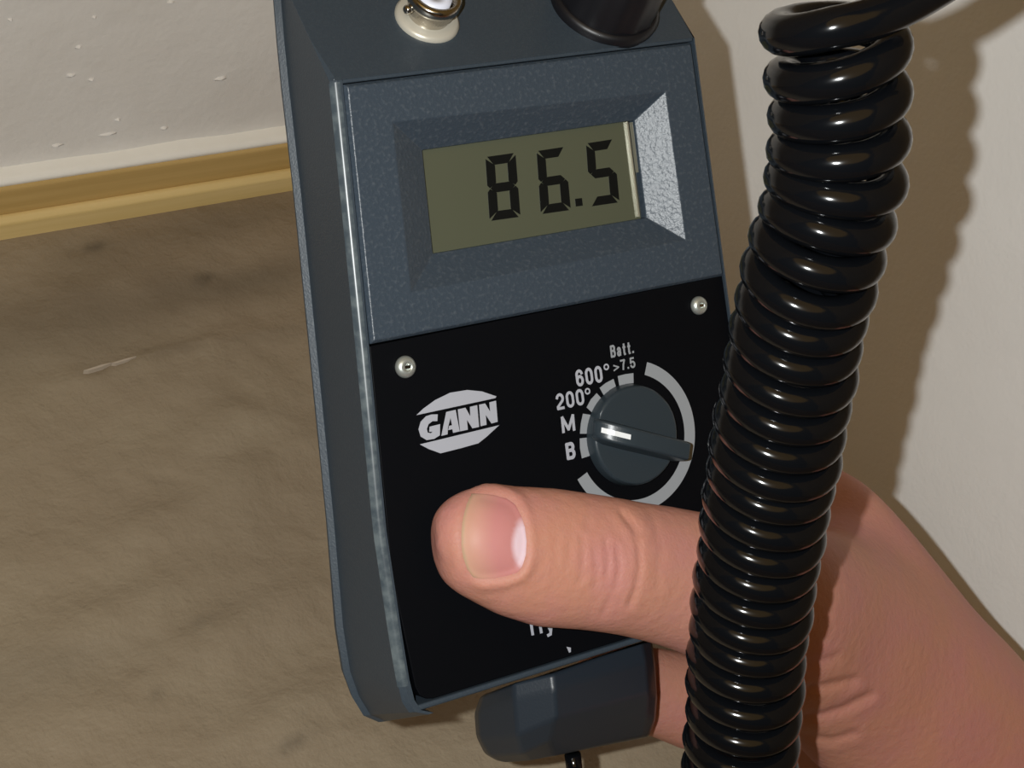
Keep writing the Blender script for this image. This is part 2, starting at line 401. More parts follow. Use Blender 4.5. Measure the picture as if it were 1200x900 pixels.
# seven-segment digits: quad frame from four pixels each
def digit(chars, tlp, trp, blp_, brp_, name='digit'):
    a, b_, c_, d_ = [Vector((*D2(*p, SG), 0)) for p in (tlp, trp, blp_, brp_)]
    def at_(s, t): return (a.lerp(b_, s)).lerp(c_.lerp(d_, s), t)
    T, U = 0.29, 0.14; g = 0.008
    segs = {'a': [(0.06, 0), (0.94, 0), (0.94-T*0.7, U), (0.06+T*0.7, U)], 'd': [(0.06+T*0.7, 1-U), (0.94-T*0.7, 1-U), (0.94, 1), (0.06, 1)],
            'g': [(0.10, 0.5), (0.24, 0.5-U/2), (0.76, 0.5-U/2), (0.90, 0.5), (0.76, 0.5+U/2), (0.24, 0.5+U/2)],
            'f': [(0, 0.035), (T, U+g), (T, 0.5-U/2-g), (0.08, 0.5-g), (0, 0.5-U*0.4)], 'e': [(0.08, 0.5+g), (T, 0.5+U/2+g), (T, 1-U-g), (0, 0.965), (0, 0.5+U*0.4)],
            'b': [(1, 0.035), (1, 0.5-U*0.4), (0.92, 0.5-g), (1-T, 0.5-U/2-g), (1-T, U+g)], 'c': [(0.92, 0.5+g), (1, 0.5+U*0.4), (1, 0.965), (1-T, 1-U-g), (1-T, 0.5+U/2+g)]}
    V_, F_ = [], []
    for s in chars:
        v_, f_ = prism([at_(*q)[:2] for q in segs[s]], SG-0.0001, SG)
        o_ = len(V_); V_ += v_; F_ += [tuple(i+o_ for i in q) for q in f_]
    return mesh(name, V_, F_, M_seg, lcd)
digit('abcdefg', (569, 184), (604, 179), (574, 259), (610, 254))['label'] = 'digit 8'
digit('acdefg', (629, 177), (662, 172), (634, 251), (669, 246))['label'] = 'digit 6'
digit('acdfg', (687, 168), (719, 163), (692, 242), (726, 237))['label'] = 'digit 5'
v, f = prism([D2(x, y, SG) for x, y in ((674, 233), (682, 232), (683, 241), (675, 242))], SG-0.0001, SG)
mesh('decimal_point', v, f, M_seg, lcd)

# --- black front plate
PT = -0.0008
pl_t = blp.y - 0.0003; pl_b = bl.y + 0.0007
pa = [(left_x(pl_t)+RIM+0.0003, pl_t), (xr-0.0003, pl_t), (xr-0.0003, pl_b+0.001), (xr-0.0015, pl_b), (bl.x+0.0052, pl_b), (bl.x+0.0037, pl_b+0.0004), (bl.x+0.0025, pl_b+0.0014), (bl.x+0.0019, pl_b+0.0032), (float(np.interp(-0.029, [q[0] for q in frontL[::-1]], [q[1] for q in frontL[::-1]]))+RIM+0.0001, -0.029)]
v, f = prism(pa, -0.0088, PT)
plate = mesh('front_plate', v, f, M_plate, meter, bevel=0.0002); plate['label'] = 'matt black front plate'
PR = PT+0.00006
def print_poly(name, pts, m=M_print, parent=plate, c=PR):
    v_, f_ = prism([D2(x, y, c) for x, y in pts], c-0.00005, c)
    return mesh(name, v_, f_, m, parent)
# logo
L = lambda q: [(340+x/4, 400+y/4) for x, y in q]
print_poly('logo_cap', L([(592, 346), (625, 315), (680, 275), (750, 241), (830, 228), (900, 235), (967, 258), (962, 266)]))
print_poly('logo_foot', L([(608, 483), (980, 393), (920, 448), (882, 478), (800, 501), (705, 525), (650, 505)]))
letters = [
    [(692, 342), (690, 374), (668, 374), (649, 388), (641, 410), (645, 428), (660, 431), (668, 424), (652, 424), (654, 400), (703, 388), (702, 440), (676, 457), (640, 463), (612, 446), (602, 412), (612, 377), (637, 351), (662, 343)],
    [(709, 443), (732, 331), (776, 321), (795, 422), (764, 429), (761, 412), (741, 416), (746, 396), (759, 393), (752, 358), (740, 404), (738, 436)],
    [(786, 319), (822, 311), (845, 352), (843, 307), (877, 299), (886, 401), (855, 408), (829, 368), (833, 414), (797, 422)],
    [(886, 297), (914, 291), (938, 330), (934, 286), (965, 278), (973, 377), (944, 385), (917, 345), (921, 391), (893, 398)]]
for q in letters: print_poly('logo_letter', L(q))
# screws
def screw(px, py, rpx):
    c0 = D(px, py, PT+0.0006); r_ = rpx*0.35/F_PX*1.03
    prof = [(r_, 0), (r_, 0.0004), (r_*0.9, 0.0009), (r_*0.65, 0.00125), (r_*0.32, 0.0014), (r_*0.30, 0.0009), (0.0001, 0.0008)]
    v_, f_ = revolve(prof, 28)
    mesh('screw', [Vector(q) + Vector((c0.x, c0.y, PT)) for q in v_], f_, M_screw, plate, smooth=True)
    q = mesh('screw_slot', *prism([(c0.x-r_*0.62, c0.y-r_*0.1), (c0.x+r_*0.62, c0.y-r_*0.16), (c0.x+r_*0.62, c0.y+r_*0.1), (c0.x-r_*0.62, c0.y+r_*0.16)], PT+0.001, PT+0.00128), M_nickel, plate)
screw(476, 430, 12.5); screw(820, 358, 11.3)
# lettering: upright sans-serif glyphs drawn as strokes in a unit box
def arc(cx, cy, rx, ry, a0_, a1_, n_=10):
    return [(cx+rx*math.cos(math.radians(a0_+(a1_-a0_)*k/n_)), cy+ry*math.sin(math.radians(a0_+(a1_-a0_)*k/n_))) for k in range(n_+1)]
GL = {'0': [arc(.5, .7, .5, .3, 0, 180) + arc(.5, .3, .5, .3, 180, 360) + [(1, .7)]],
      '2': [arc(.5, .72, .5, .28, 170, 0) + arc(.5, .72, .5, .3, 0, -40, 4) + [(0, .12), (0, 0), (1, 0)]],
      '6': [arc(.5, .72, .5, .28, 15, 180) + [(0, .3)] + arc(.5, .3, .5, .3, 180, 540, 18)],
      '5': [[(.95, 1), (.18, 1), (.06, .5)] + arc(.5, .33, .5, .28, 140, 0) + arc(.5, .3, .5, .3, 0, -165)],
      '7': [[(0, 1), (1, 1), (.6, .5), (.4, 0)]],
      '.': [[(.4, 0), (.4, .08)]],
      '>': [[(0, .62), (1, .32), (0, .02)]],
      'M': [[(0, 0), (0, 1), (.5, .12), (1, 1), (1, 0)]],
      'B': [[(0, 0), (0, 1), (.55, 1)] + arc(.6, .77, .36, .23, 90, -90) + [(0, .54)], [(.6, .54)] + arc(.62, .27, .38, .27, 90, -90) + [(0, 0)]],
      'a': [arc(.5, .5, .42, .2, 165, 0) + [(.92, 0)], [(.92, .38), (.4, .36)] + arc(.36, .18, .36, .18, 90, 270) + [(.6, .02), (.92, .2)]],
      't': [[(.45, .98), (.45, .15), (.6, 0), (.9, .02)], [(0, .68), (.95, .68)]],
      'H': [[(0, 0), (0, 1)], [(1, 0), (1, 1)], [(0, .53), (1, .53)]],
      'y': [[(0, .68), (.5, .02)], [(1, .68), (.45, -.2), (.1, -.24)]]}
def text(s, p0, p1, p2, m=M_print, wt=0.16, adv=None, name='lettering'):
    """baseline start, baseline end and top-left pixel give the affine frame on the plate"""
    A, B, T_ = D(*p0, PR), D(*p1, PR), D(*p2, PR)
    X, Y = B-A, T_-A; hgt = Y.length; wx = X.length/hgt
    wid = {'.': .28, 't': .72, 'a': .85, '>': 1, 'M': 1.35, 'y': .9}
    tot = sum(wid.get(c_, 1) for c_ in s); gap = 0.24 if len(s) > 1 else 0
    unit = wx/(tot + gap*(len(s)-1)); x = 0; V_, F_ = [], []
    for c_ in s:
        w_ = wid.get(c_, 1)*unit
        for pl in GL[c_]:
            P = [Vector((x + wt/2 + q[0]*(w_-wt), wt/2 + q[1]*(1-wt), 0)) for q in pl]
            for a, b2 in zip(P[:-1], P[1:]):
                d_ = b2-a
                if d_.length < 1e-6: continue
                d_.normalize(); n_ = Vector((-d_.y, d_.x, 0))*wt/2; e_ = d_*wt*0.32
                o_ = len(V_); V_ += [a-e_-n_, a-e_+n_, b2+e_+n_, b2+e_-n_]; F_.append((o_, o_+1, o_+2, o_+3))
        x += w_ + gap*unit
    W_ = [A + (X/wx)*q.x + Y*q.y for q in V_]
    W_ = [Vector((q.x, q.y, PR + 0.000002*(k//4))) for k, q in enumerate(W_)]
    o = mesh(name, W_, F_, m, plate); o['label'] = 'lettering reading ' + s
    return o
text('Batt.', (716, 419.5), (742.5, 414), (714.5, 405), M_print2, 0.17)
text('>', (719, 435.5), (726, 434), (718, 424), M_print2, 0.15)
text('7.5', (728, 434.5), (745, 430.5), (726, 422), M_print2, 0.17)
text('600', (676, 453.5), (706.5, 447.5), (673.5, 434), M_print, 0.17)
text('200', (653, 481), (685, 474), (650.5, 462), M_print, 0.17)
text('M', (659, 508.5), (674.5, 505), (657, 488), M_print, 0.18)
text('B', (664.5, 539.5), (675, 537), (662, 519.5), M_print, 0.2)
text('Hy', (623, 745.5), (651, 739), (619, 720), M_print, 0.14)
def ring_print(px, py, r1, r2):
    c0 = D(px, py, PR); k = 0.36/F_PX; v_, f_ = [], []
    for i in range(20):
        a = 2*math.pi*i/20
        for r_ in (r1*k, r2*k): v_.append((c0.x+r_*math.cos(a), c0.y+r_*math.sin(a), PR))
    f_ = [(2*i, 2*i+1, (2*i+3) % 40, (2*i+2) % 40) for i in range(20)]
    mesh('degree_sign', v_, f_, M_print, plate)
ring_print(710.5, 430, 3.9, 2.0); ring_print(688.5, 458.5, 3.9, 2.0)
print_poly('white_fleck', [(664, 758), (669, 759), (669, 764), (667, 765)])  # small white triangle low on the plate
# dial marks
G = lambda q: [(600+x/4, 380+y/4) for x, y in q]
for q in ([(318, 535), (356, 531), (358, 570), (368, 615), (328, 629), (319, 580)], [(333, 419), (371, 425), (361, 470), (358, 513), (319, 513), (323, 465)],
          [(397, 323), (417, 345), (393, 378), (378, 416), (350, 390), (370, 352)], [(411, 298), (440, 275), (476, 256), (487, 291), (458, 308), (431, 334)],
          [(496, 243), (530, 234), (569, 229), (570, 276), (535, 279), (504, 290)]):
    print_poly('dial_mark', G(q), M_print2)
# long arc: circle fitted through four outer points
pts = [D2(*q, PR) for q in ((758, 424), (814, 505), (772, 592), (677, 562))]
A_ = np.array([[2*x, 2*y, 1] for x, y in pts]); b_v = np.array([x*x+y*y for x, y in pts])
sol = np.linalg.lstsq(A_, b_v, rcond=None)[0]; acx, acy = sol[0], sol[1]; aR = math.sqrt(sol[2]+acx**2+acy**2)
inn = np.mean([math.hypot(x-acx, y-acy) for x, y in [D2(*q, PR) for q in ((756, 439), (801, 505), (687.5, 554))]])
def ang(px, py): x, y = D2(px, py, PR); return math.atan2(y-acy, x-acx)
a0, a1 = ang(757, 431), ang(682, 558)
if a1 > a0: a1 -= 2*math.pi
v, f = [], []
for i in range(61):
    a = a0 + (a1-a0)*i/60
    v += [(acx+aR*math.cos(a), acy+aR*math.sin(a), PR), (acx+inn*math.cos(a), acy+inn*math.sin(a), PR)]
f = [(2*i, 2*i+1, 2*i+3, 2*i+2) for i in range(60)]
mesh('dial_arc', v, f, M_print2, plate)
# knob
KC = 0.0006
kc = D(742, 510, KC)
kr = 0.5*((D(742, 449, KC)-D(742, 571, KC)).length)*0.985
v, f = revolve([(kr*1.0, 0), (kr*1.0, 0.0006), (kr*0.97, 0.0024), (kr*0.93, 0.0028), (0.0002, 0.0030)], 64)
knob = mesh('knob', [Vector(q) + Vector((kc.x, kc.y, PT)) for q in v], f, M_knob, meter, bevel=0.0004)
for p in knob.data.polygons: p.use_smooth = True
knob['label'] = 'round grey selector knob'
BH = 0.0072
# grip: lofted bar rising from the rim at the left to a tall square end at the right
secs = []
for t, hgt, wd in ((0.0, 0.0030, 0.7), (0.08, 0.0044, 0.9), (0.2, 0.0058, 1), (0.45, BH, 1), (1.0, BH, 1.0)):
    top = Vector((*D2(699 + (811-699)*t, 489 + (518-489)*t, hgt), 0)); bot = Vector((*D2(697 + (808-697)*t, 515 + (541-515)*t, hgt), 0))
    mid = (top+bot)/2; h_ = (top-bot)/2*wd
    secs.append((mid, h_, hgt))
V, Fc = [], []
for mid, h_, hgt in secs:
    for s, z in ((-1.18, 0.0015), (-1.0, hgt*0.8), (-0.85, hgt), (0.85, hgt), (1.0, hgt*0.8), (1.18, 0.0015)):
        V.append((mid.x+h_.x*s, mid.y+h_.y*s, z))
for k in range(len(secs)-1):
    for i in range(6): Fc.append((k*6+i, k*6+(i+1) % 6, (k+1)*6+(i+1) % 6, (k+1)*6+i))
Fc += [tuple(range(6)), tuple(24+i for i in range(6))]
mesh('knob_grip', V, Fc, M_knob, knob, bevel=0.0006, seg=3)
# pointer line follows the grip top
V, Fc = [], []
for i, t in enumerate((0.06, 0.12, 0.2, 0.32, 0.37)):
    hgt = np.interp(t, [0, 0.08, 0.2, 0.45, 1], [0.0030, 0.0044, 0.0058, BH, BH]) + 0.00018
    top = Vector((*D2(699+112*t, 489+29*t, hgt), 0)); bot = Vector((*D2(697+111*t, 515+26*t, hgt), 0)); mid = (top+bot)/2; h_ = (top-bot)/2
    for s in (-0.25, 0.22): V.append((mid.x+h_.x*s, mid.y+h_.y*s, hgt))
Fc = [(2*i, 2*i+1, 2*i+3, 2*i+2) for i in range(4)]
mesh('pointer_line', V, Fc, M_pointer, knob)

# --- sockets on the sloping head
p_lo = (rowsz[4][0]+rowsz[4][1])/2; p_hi = (rowsz[1][0]+rowsz[1][1])/2
sl = (p_hi - p_lo); sl.x = 0; sl.normalize(); sn = Vector((1, 0, 0)).cross(sl)
if sn.z < 0: sn = -sn
def on_slope(px, py, off=0.0):
    wn = (MW.to_3x3() @ sn); return MWi @ on_plane(px, py, MW @ (p_lo + sn*off), wn)
def socket_matrix(base):
    return Matrix(((1, sl.x, sn.x, base.x), (0, sl.y, sn.y, base.y), (0, sl.z, sn.z, base.z), (0, 0, 0, 1)))
B0 = on_slope(500, 23)
SM = socket_matrix(B0)
v, f = revolve([(0.0061, -0.001), (0.0062, 0.0005), (0.0056, 0.0011), (0.0043, 0.0012)], 40)
sock = mesh('coaxial_socket', xform(v, SM), f, M_brassnut, meter, smooth=True, ); sock['label'] = 'silver coaxial socket with pale washer'
v, f = revolve([(0.0040, 0.001), (0.0040, 0.0022), (0.0044, 0.0026), (0.0044, 0.0038), (0.0050, 0.0043), (0.0051, 0.0060), (0.0048, 0.0064), (0.0040, 0.0064), (0.0039, 0.003)], 40, cap=False)
mesh('barrel', xform(v, SM), f, M_nickel, sock, smooth=True)
v, f = revolve([(0.0032, 0.002), (0.0032, 0.0060), (0.0014, 0.0063), (0.0013, 0.004), (0.0002, 0.004)], 32)
mesh('insulator', xform(v, SM), f, M_ins, sock, smooth=True)
for sgn in (-1, 1):
    v, f = revolve([(0.0009, 0), (0.0009, 0.0011), (0.0006, 0.0014), (0.0001, 0.0014)], 14)
    R_ = Matrix.Rotation(sgn*math.pi/2, 4, 'Y'); R2 = Matrix.Translation((sgn*0.0042, 0, 0.0031)) @ R_
    mesh('bayonet_pin', xform(xform(v, R2), SM), f, M_nickel, sock, smooth=True)
B1 = on_slope(707, 8)
SM = socket_matrix(B1)
v, f = revolve([(0.01091, -0.002), (0.01113, 0.0014), (0.01049, 0.0022), (0.01027, 0.0022)], 48)
cap = mesh('black_plug', xform(v, SM), f, M_blk, meter, smooth=True); cap['label'] = 'black round plug in the sloping head'
v, f = [], []
NS = 14
for z, s in ((0.002, 0.93), (0.010, 0.9), (0.012, 0.84), (0.012, 0.01)):
    for k in range(NS*4):
        a = 2*math.pi*k/(NS*4); r_ = 0.0109*s*(1 - (0.02 if k % 4 in (0, 1) and s > 0.5 else 0))
        v.append((r_*math.cos(a), r_*math.sin(a), z))
for i in range(3):
    for k in range(NS*4): f.append((i*NS*4+k, i*NS*4+(k+1) % (NS*4), (i+1)*NS*4+(k+1) % (NS*4), (i+1)*NS*4+k))
mesh('ribbed_grip', xform(v, SM), f, M_blk, cap, bevel=0.0003)

# ------------------------------------------------------------------ plug hanging under the meter
plug = bpy.data.objects.new('cable_plug', None); C.objects.link(plug); plug.matrix_world = MW
tag(plug, 'small dark grey faceted plug sticking out below the meter', 'plug')
def prow(pts): return [D(*p) for p in pts]
R0 = prow([(563, 815, -0.030), (566, 815, -0.026), (601, 800, -0.014), (648, 789, -0.0085), (752, 752, -0.015), (762, 748, -0.018), (764, 748, -0.032)])
R1 = prow([(555, 835, -0.030), (560, 836, -0.026), (602, 820, -0.014), (650, 808, -0.0075), (757, 775, -0.014), (766, 778, -0.018), (768, 780, -0.032)])
R2 = prow([(557, 862, -0.030), (562, 865, -0.026), (606, 862, -0.014), (652, 842, -0.0085), (760, 812, -0.015), (769, 815, -0.019), (770, 818, -0.032)])
R3 = prow([(566, 882, -0.030), (574, 886, -0.026), (612, 884, -0.016), (644, 868, -0.0125), (758, 838, -0.018), (767, 842, -0.021), (768, 845, -0.032)])
R4 = prow([(582, 892, -0.030), (592, 894, -0.026), (620, 892, -0.021), (650, 886, -0.018), (752, 864, -0.022), (758, 864, -0.024), (760, 864, -0.032)])
V = R0+R1+R2+R3+R4; Fc = []
for k in range(4):
    for i in range(7): Fc.append((k*7+i, k*7+(i+1) % 7, (k+1)*7+(i+1) % 7, (k+1)*7+i))
Fc += [tuple(range(7)), tuple(28+i for i in range(7))]
mesh('plug_body', V, Fc, M_plug, plug, bevel=0.0008, seg=3, angle=15)
ca_, cb_ = D(671, 884, -0.022), D(684, 990, -0.026)
def tube(pts, rad, seg=14):
    v_, f_ = [], []
    up_ = Vector((0.31, 0.2, 0.93))
    for i, p in enumerate(pts):
        t = (pts[min(i+1, len(pts)-1)] - pts[max(i-1, 0)]).normalized()
        a = t.cross(up_).normalized(); b2 = a.cross(t)
        r_ = rad[i] if isinstance(rad, (list, tuple)) else rad
        for k in range(seg):
            an = 2*math.pi*k/seg; v_.append(p + (a*math.cos(an) + b2*math.sin(an))*r_)
    for i in range(len(pts)-1):
        for k in range(seg): f_.append((i*seg+k, i*seg+(k+1) % seg, (i+1)*seg+(k+1) % seg, (i+1)*seg+k))
    f_ += [tuple(range(seg)), tuple((len(pts)-1)*seg+k for k in range(seg))]
    return v_, f_
v, f = tube([ca_ + (cb_-ca_)*(t/6) + Vector((0.010*(max(0, t-4)/20)**2*20*0.1, 0, -0.02*(max(0, t-4)/30)**2)) for t in range(40)], 0.0017)
mesh('cable', v, f, M_cord, plug, smooth=True)

# ------------------------------------------------------------------ coiled cord in front of the meter
ys_h = [34, 88, 140, 187, 230, 270, 307, 343, 378, 412, 447, 482, 514, 547, 576, 607, 637, 668, 698, 728, 757, 787, 819, 851, 884] + [884+32*k for k in range(1, 13)]
prof_y = [20, 110, 200, 260, 350, 450, 560, 640, 720, 800, 880, 960, 1350]
prof_c = [978, 985, 982, 967, 942, 922, 904, 889, 880, 873, 868, 864, 850]
prof_w = [172, 168, 165, 165, 163, 161, 158, 150, 145, 142, 139, 136, 122]
WR = 0.00255
def cord_center(y):
    cx = np.interp(y, prof_y, prof_c); z = float(np.interp(y, [-100, 0, 300, 600, 900, 1000, 1400], [0.262, 0.262, 0.279, 0.309, 0.341, 0.352, 0.395]))
    return PZ(cx, y, z), np.interp(y, prof_y, prof_w)/2*z/F_PX
ks = np.arange(len(ys_h))
# smooth the profile a little
pts, radl = [], []
STEP = 44
y_of = lambda t: float(np.interp(t, ks, ys_h)) - 16
total = len(ys_h)-1
samples = []
for s in range(0, total*STEP+1):
    t = s/STEP
    y = y_of(max(t, 0)) if t >= 0 else y_of(0) + t*40
    y_s = sum(cord_center(y+d)[0] for d in ())if False else y
    cs = [cord_center(y+d) for d in (-30, -15, 0, 15, 30)]
    c0 = sum((c_[0] for c_ in cs), Vector())/5; R_ = sum(c_[1] for c_ in cs)/5
    ax = (cord_center(y+30)[0]-cord_center(y-30)[0]).normalized()
    view = (CAM - c0).normalized()
    e2 = (view - ax*view.dot(ax)).normalized(); e1 = ax.cross(e2)
    if e1.dot(rgt) < 0: e1 = -e1
    if ax.dot(upv) > 0: ax = -ax
    th = 2*math.pi*t + math.pi/2
    wob = 1 + 0.02*math.sin(t*2.1) + 0.015*math.sin(t*5.3+1)
    lean = 0.24*min(1, max(0, (t-2)/5))
    samples.append(c0 + (e1*math.cos(th) + e2*math.sin(th) + ax*(lean*math.cos(th)))*(R_-WR)*wob)
def catmull(P, nper=10):
    out = []
    for i in range(1, len(P)-2):
        for k in range(nper):
            t = k/nper; a, b2, c_, d_ = P[i-1], P[i], P[i+1], P[i+2]
            out.append(0.5*((2*b2) + (c_-a)*t + (2*a-5*b2+4*c_-d_)*t*t + (3*b2-a-3*c_+d_)*t**3))
    return out
hx, hy, z0 = to_px(samples[0])
head = [PZ(hx+330, hy-190, z0+0.004), PZ(hx+250, hy-135, z0+0.004), PZ(hx+180, hy-88, z0+0.004), PZ(hx+125, hy-52, z0+0.003), PZ(hx+78, hy-25, z0+0.0015), PZ(hx+36, hy-8, z0+0.0003)]
lead = catmull(head + [samples[0], samples[3], samples[6]], 8)
lead = [p for p in lead if (p-samples[0]).dot(rgt) > 0.0006]
path = lead + samples
v, f = tube(path, [0.0030 + (0.00248-0.0030)*min(1, max(0, i-len(lead))/(9*STEP)) for i in range(len(path))], 16)
cord = mesh('coiled_cord', v, f, M_cord, smooth=True)
tag(cord, 'glossy black coiled cord hanging in front of the meter and hand', 'cord')

# ------------------------------------------------------------------ the hand
M_skin = mat('skin', (0.515, 0.235, 0.163), 0.55, spec=0.28, bump=[(520, 0.35, 0.0006, 5), (1800, 0.25, 0.00025, 3)], vary=(70, (0.505, 0.218, 0.186), 0.4, 0.65))
bsk = M_skin.node_tree.nodes['Principled BSDF']
bsk.inputs['Subsurface Weight'].default_value = 0.18; bsk.inputs['Subsurface Radius'].default_value = (0.004, 0.0015, 0.0008)
bsk.inputs['Subsurface Scale'].default_value = 1.0
HV, HF = [], []
def limb(secs, seg=28):
    """secs: list of (px, py, c, half width px, half thickness m): elliptical loft in the meter's neighbourhood"""
    P = [MW @ D(s[0], s[1], s[2]) for s in secs]
    base = len(HV); m_ = len(secs)
    for i, s in enumerate(secs):
        t = (P[min(i+1, m_-1)] - P[max(i-1, 0)]).normalized()
        wdir = t.cross(ez).normalized(); tdir = wdir.cross(t).normalized()
        if tdir.dot(ez) < 0: tdir = -tdir
        z = (P[i]-CAM).dot(fwd); wr_ = s[3]*z/F_PX
        for k in range(seg):
            a = 2*math.pi*k/seg; HV.append(P[i] + wdir*math.cos(a)*wr_ + tdir*math.sin(a)*s[4])
    for i in range(m_-1):
        for k in range(seg): HF.append((base+i*seg+k, base+i*seg+(k+1) % seg, base+(i+1)*seg+(k+1) % seg, base+(i+1)*seg+k))
    HF.append(tuple(base+k for k in range(seg))); HF.append(tuple(base+(m_-1)*seg+k for k in range(seg)))
# thumb, thenar, wrist and forearm
limb([(509.5, 634, 0.0080, 10, 0.0012), (511, 634, 0.0081, 22, 0.0030), (516, 633, 0.0082, 37, 0.0047), (526, 633, 0.0083, 51, 0.0062), (543, 634, 0.0086, 62, 0.0073), (565, 636, 0.0091, 69, 0.0080), (600, 645, 0.0098, 77, 0.0087), (640, 653, 0.0103, 82, 0.0092),
      (690, 658.5, 0.0112, 80, 0.0097), (715, 662, 0.0118, 79.5, 0.0102), (740, 666.5, 0.0118, 79, 0.0104), (770, 672, 0.0119, 80.5, 0.0104), (800, 679, 0.0121, 82, 0.0106), (850, 692, 0.0126, 88, 0.0112), (905, 705, 0.0105, 104, 0.0125),
      (960, 738, -0.002, 122, 0.0150), (1020, 785, -0.011, 134, 0.017), (1100, 850, -0.016, 136, 0.018), (1210, 975, -0.018, 140, 0.0185), (1330, 1130, 0.012, 140, 0.0185), (1470, 1310, 0.045, 145, 0.019)])
# index metacarpal side
limb([(940, 570, -0.030, 46, 0.010), (972, 610, -0.022, 68, 0.013), (1010, 670, -0.018, 80, 0.0145), (1060, 740, -0.018, 84, 0.0155), (1140, 850, -0.022, 88, 0.016), (1240, 985, -0.020, 95, 0.0165)])
limb([(930, 640, -0.016, 60, 0.011), (965, 670, -0.0115, 78, 0.0145), (1020, 735, -0.0135, 90, 0.0165), (1090, 820, -0.017, 100, 0.0175), (1180, 930, -0.022, 110, 0.018)])
# palm block behind the meter's lower right side
limb([(900, 600, -0.050, 60, 0.009), (940, 700, -0.043, 90, 0.013), (960, 800, -0.038, 100, 0.015), (1000, 880, -0.036, 95, 0.015), (1080, 960, -0.035, 95, 0.016)])
# four fingers wrapped behind the case
for pts in ([(965, 590, -0.034, 56, .0098), (905, 525, -0.047, 52, .0092), (800, 490, -0.0475, 48, .0088), (690, 478, -0.0465, 44, .0082), (600, 470, -0.0455, 40, .0076), (570, 468, -0.045, 28, .005), (562, 467, -0.045, 14, .0025)],
            [(960, 680, -0.040, 56, .0100), (890, 612, -0.0485, 54, .0096), (780, 575, -0.048, 50, .0092), (670, 566, -0.0475, 46, .0085), (590, 560, -0.0465, 42, .0078), (560, 558, -0.046, 30, .005), (550, 557, -0.046, 14, .0025)],
            [(950, 770, -0.042, 55, .0098), (880, 705, -0.0480, 52, .0094), (780, 675, -0.0475, 48, .0089), (680, 665, -0.0465, 45, .0083), (610, 662, -0.046, 40, .0076), (580, 660, -0.0455, 28, .005), (570, 659, -0.0455, 14, .0025)],
            [(960, 850, -0.038, 62, .0100), (880, 838, -0.042, 60, .0096), (810, 822, -0.0425, 56, .0090), (760, 808, -0.0425, 50, .0082), (715, 795, -0.042, 43, .0074), (690, 788, -0.042, 30, .005), (680, 785, -0.042, 14, .0025)]):
    limb(pts, 20)
hm = bpy.data.meshes.new('hand'); hm.from_pydata([tuple(v_) for v_ in HV], [], HF)
bm = bmesh.new(); bm.from_mesh(hm); bmesh.ops.recalc_face_normals(bm, faces=bm.faces); bm.to_mesh(hm); bm.free()
tmp = bpy.data.objects.new('tmp', hm); C.objects.link(tmp)
rm = tmp.modifiers.new('r', 'REMESH'); rm.mode = 'VOXEL'; rm.voxel_size = 0.00075
sm = tmp.modifiers.new('s', 'SMOOTH'); sm.factor = 0.5; sm.iterations = 14
dg = bpy.context.evaluated_depsgraph_get()
hand_me = bpy.data.meshes.new_from_object(tmp.evaluated_get(dg)); hand_me.name = 'hand'
bpy.data.objects.remove(tmp)
# sculpt: creases, knuckle wrinkles, nail bed
nv = len(hand_me.vertices)
co = np.empty(nv*3); hand_me.vertices.foreach_get('co', co); co = co.reshape(-1, 3)
no = np.empty(nv*3); hand_me.vertices.foreach_get('normal', no); no = no.reshape(-1, 3)
ne = len(hand_me.edges); ed = np.empty(ne*2, int); hand_me.edges.foreach_get('vertices', ed); ed = ed.reshape(-1, 2)
deg = np.bincount(ed.ravel(), minlength=nv).astype(float)
d = co - np.array(CAM); px_ = 600 + F_PX*(d @ np.array(rgt))/(d @ np.array(fwd))
wgt = np.clip((px_-850)/90, 0, 1)*0.6
for _ in range(170):                          # relax the back of the hand into one soft surface
    acc = np.stack([np.bincount(ed[:, 0], co[ed[:, 1], k], nv) + np.bincount(ed[:, 1], co[ed[:, 0], k], nv) for k in range(3)], 1)/deg[:, None]
    co += (acc-co)*wgt[:, None]
hand_me.vertices.foreach_set('co', co.ravel()); hand_me.update()
hand_me.vertices.foreach_get('normal', no_ := np.empty(nv*3)); no = no_.reshape(-1, 3)
d = co - np.array(CAM); zc_ = d @ np.array(fwd); pxs = 600 + F_PX*(d @ np.array(rgt))/zc_; pys = 450 - F_PX*(d @ np.array(upv))/zc_
facing = np.clip(-(no * (d/np.linalg.norm(d, axis=1)[:, None])).sum(1), 0, 1)
plz = ((co - np.array(O)) @ np.array(ez))
front = (facing > 0.05) & (plz > -0.03)
def dist_poly(pl):
    best = np.full(nv, 1e9)
    for (x0, y0), (x1, y1) in zip(pl[:-1], pl[1:]):
        vx, vy = x1-x0, y1-y0; t = np.clip(((pxs-x0)*vx + (pys-y0)*vy)/(vx*vx+vy*vy), 0, 1)
        best = np.minimum(best, np.hypot(pxs-(x0+t*vx), pys-(y0+t*vy)))
    return best
disp = np.zeros(nv)
def crease(pl, depth, wpx, ridge=0.35):
    dd = dist_poly(pl); g = np.exp(-(dd/wpx)**2) - ridge*np.exp(-((dd-2.2*wpx)/(1.3*wpx))**2)
    disp[:] -= np.where(front, depth*g, 0)
crease([(728, 600), (742, 618), (749, 640), (750, 668), (745, 692), (738, 710)], 0.00042, 3.4, 0.2)
crease([(735, 605), (752, 625)], 0.0003, 4)
crease([(722, 640), (726, 665), (722, 690)], 0.00022, 3.2); crease([(710, 632), (713, 655), (711, 676)], 0.00026, 3)
crease([(697, 645), (700, 668), (697, 690)], 0.00018, 3); crease([(683, 630), (684, 655), (680, 682)], 0.00016, 3)
crease([(668, 640), (667, 665)], 0.00012, 3); crease([(652, 630), (651, 660)], 0.00012, 3); crease([(690, 600), (688, 620)], 0.00012, 3)
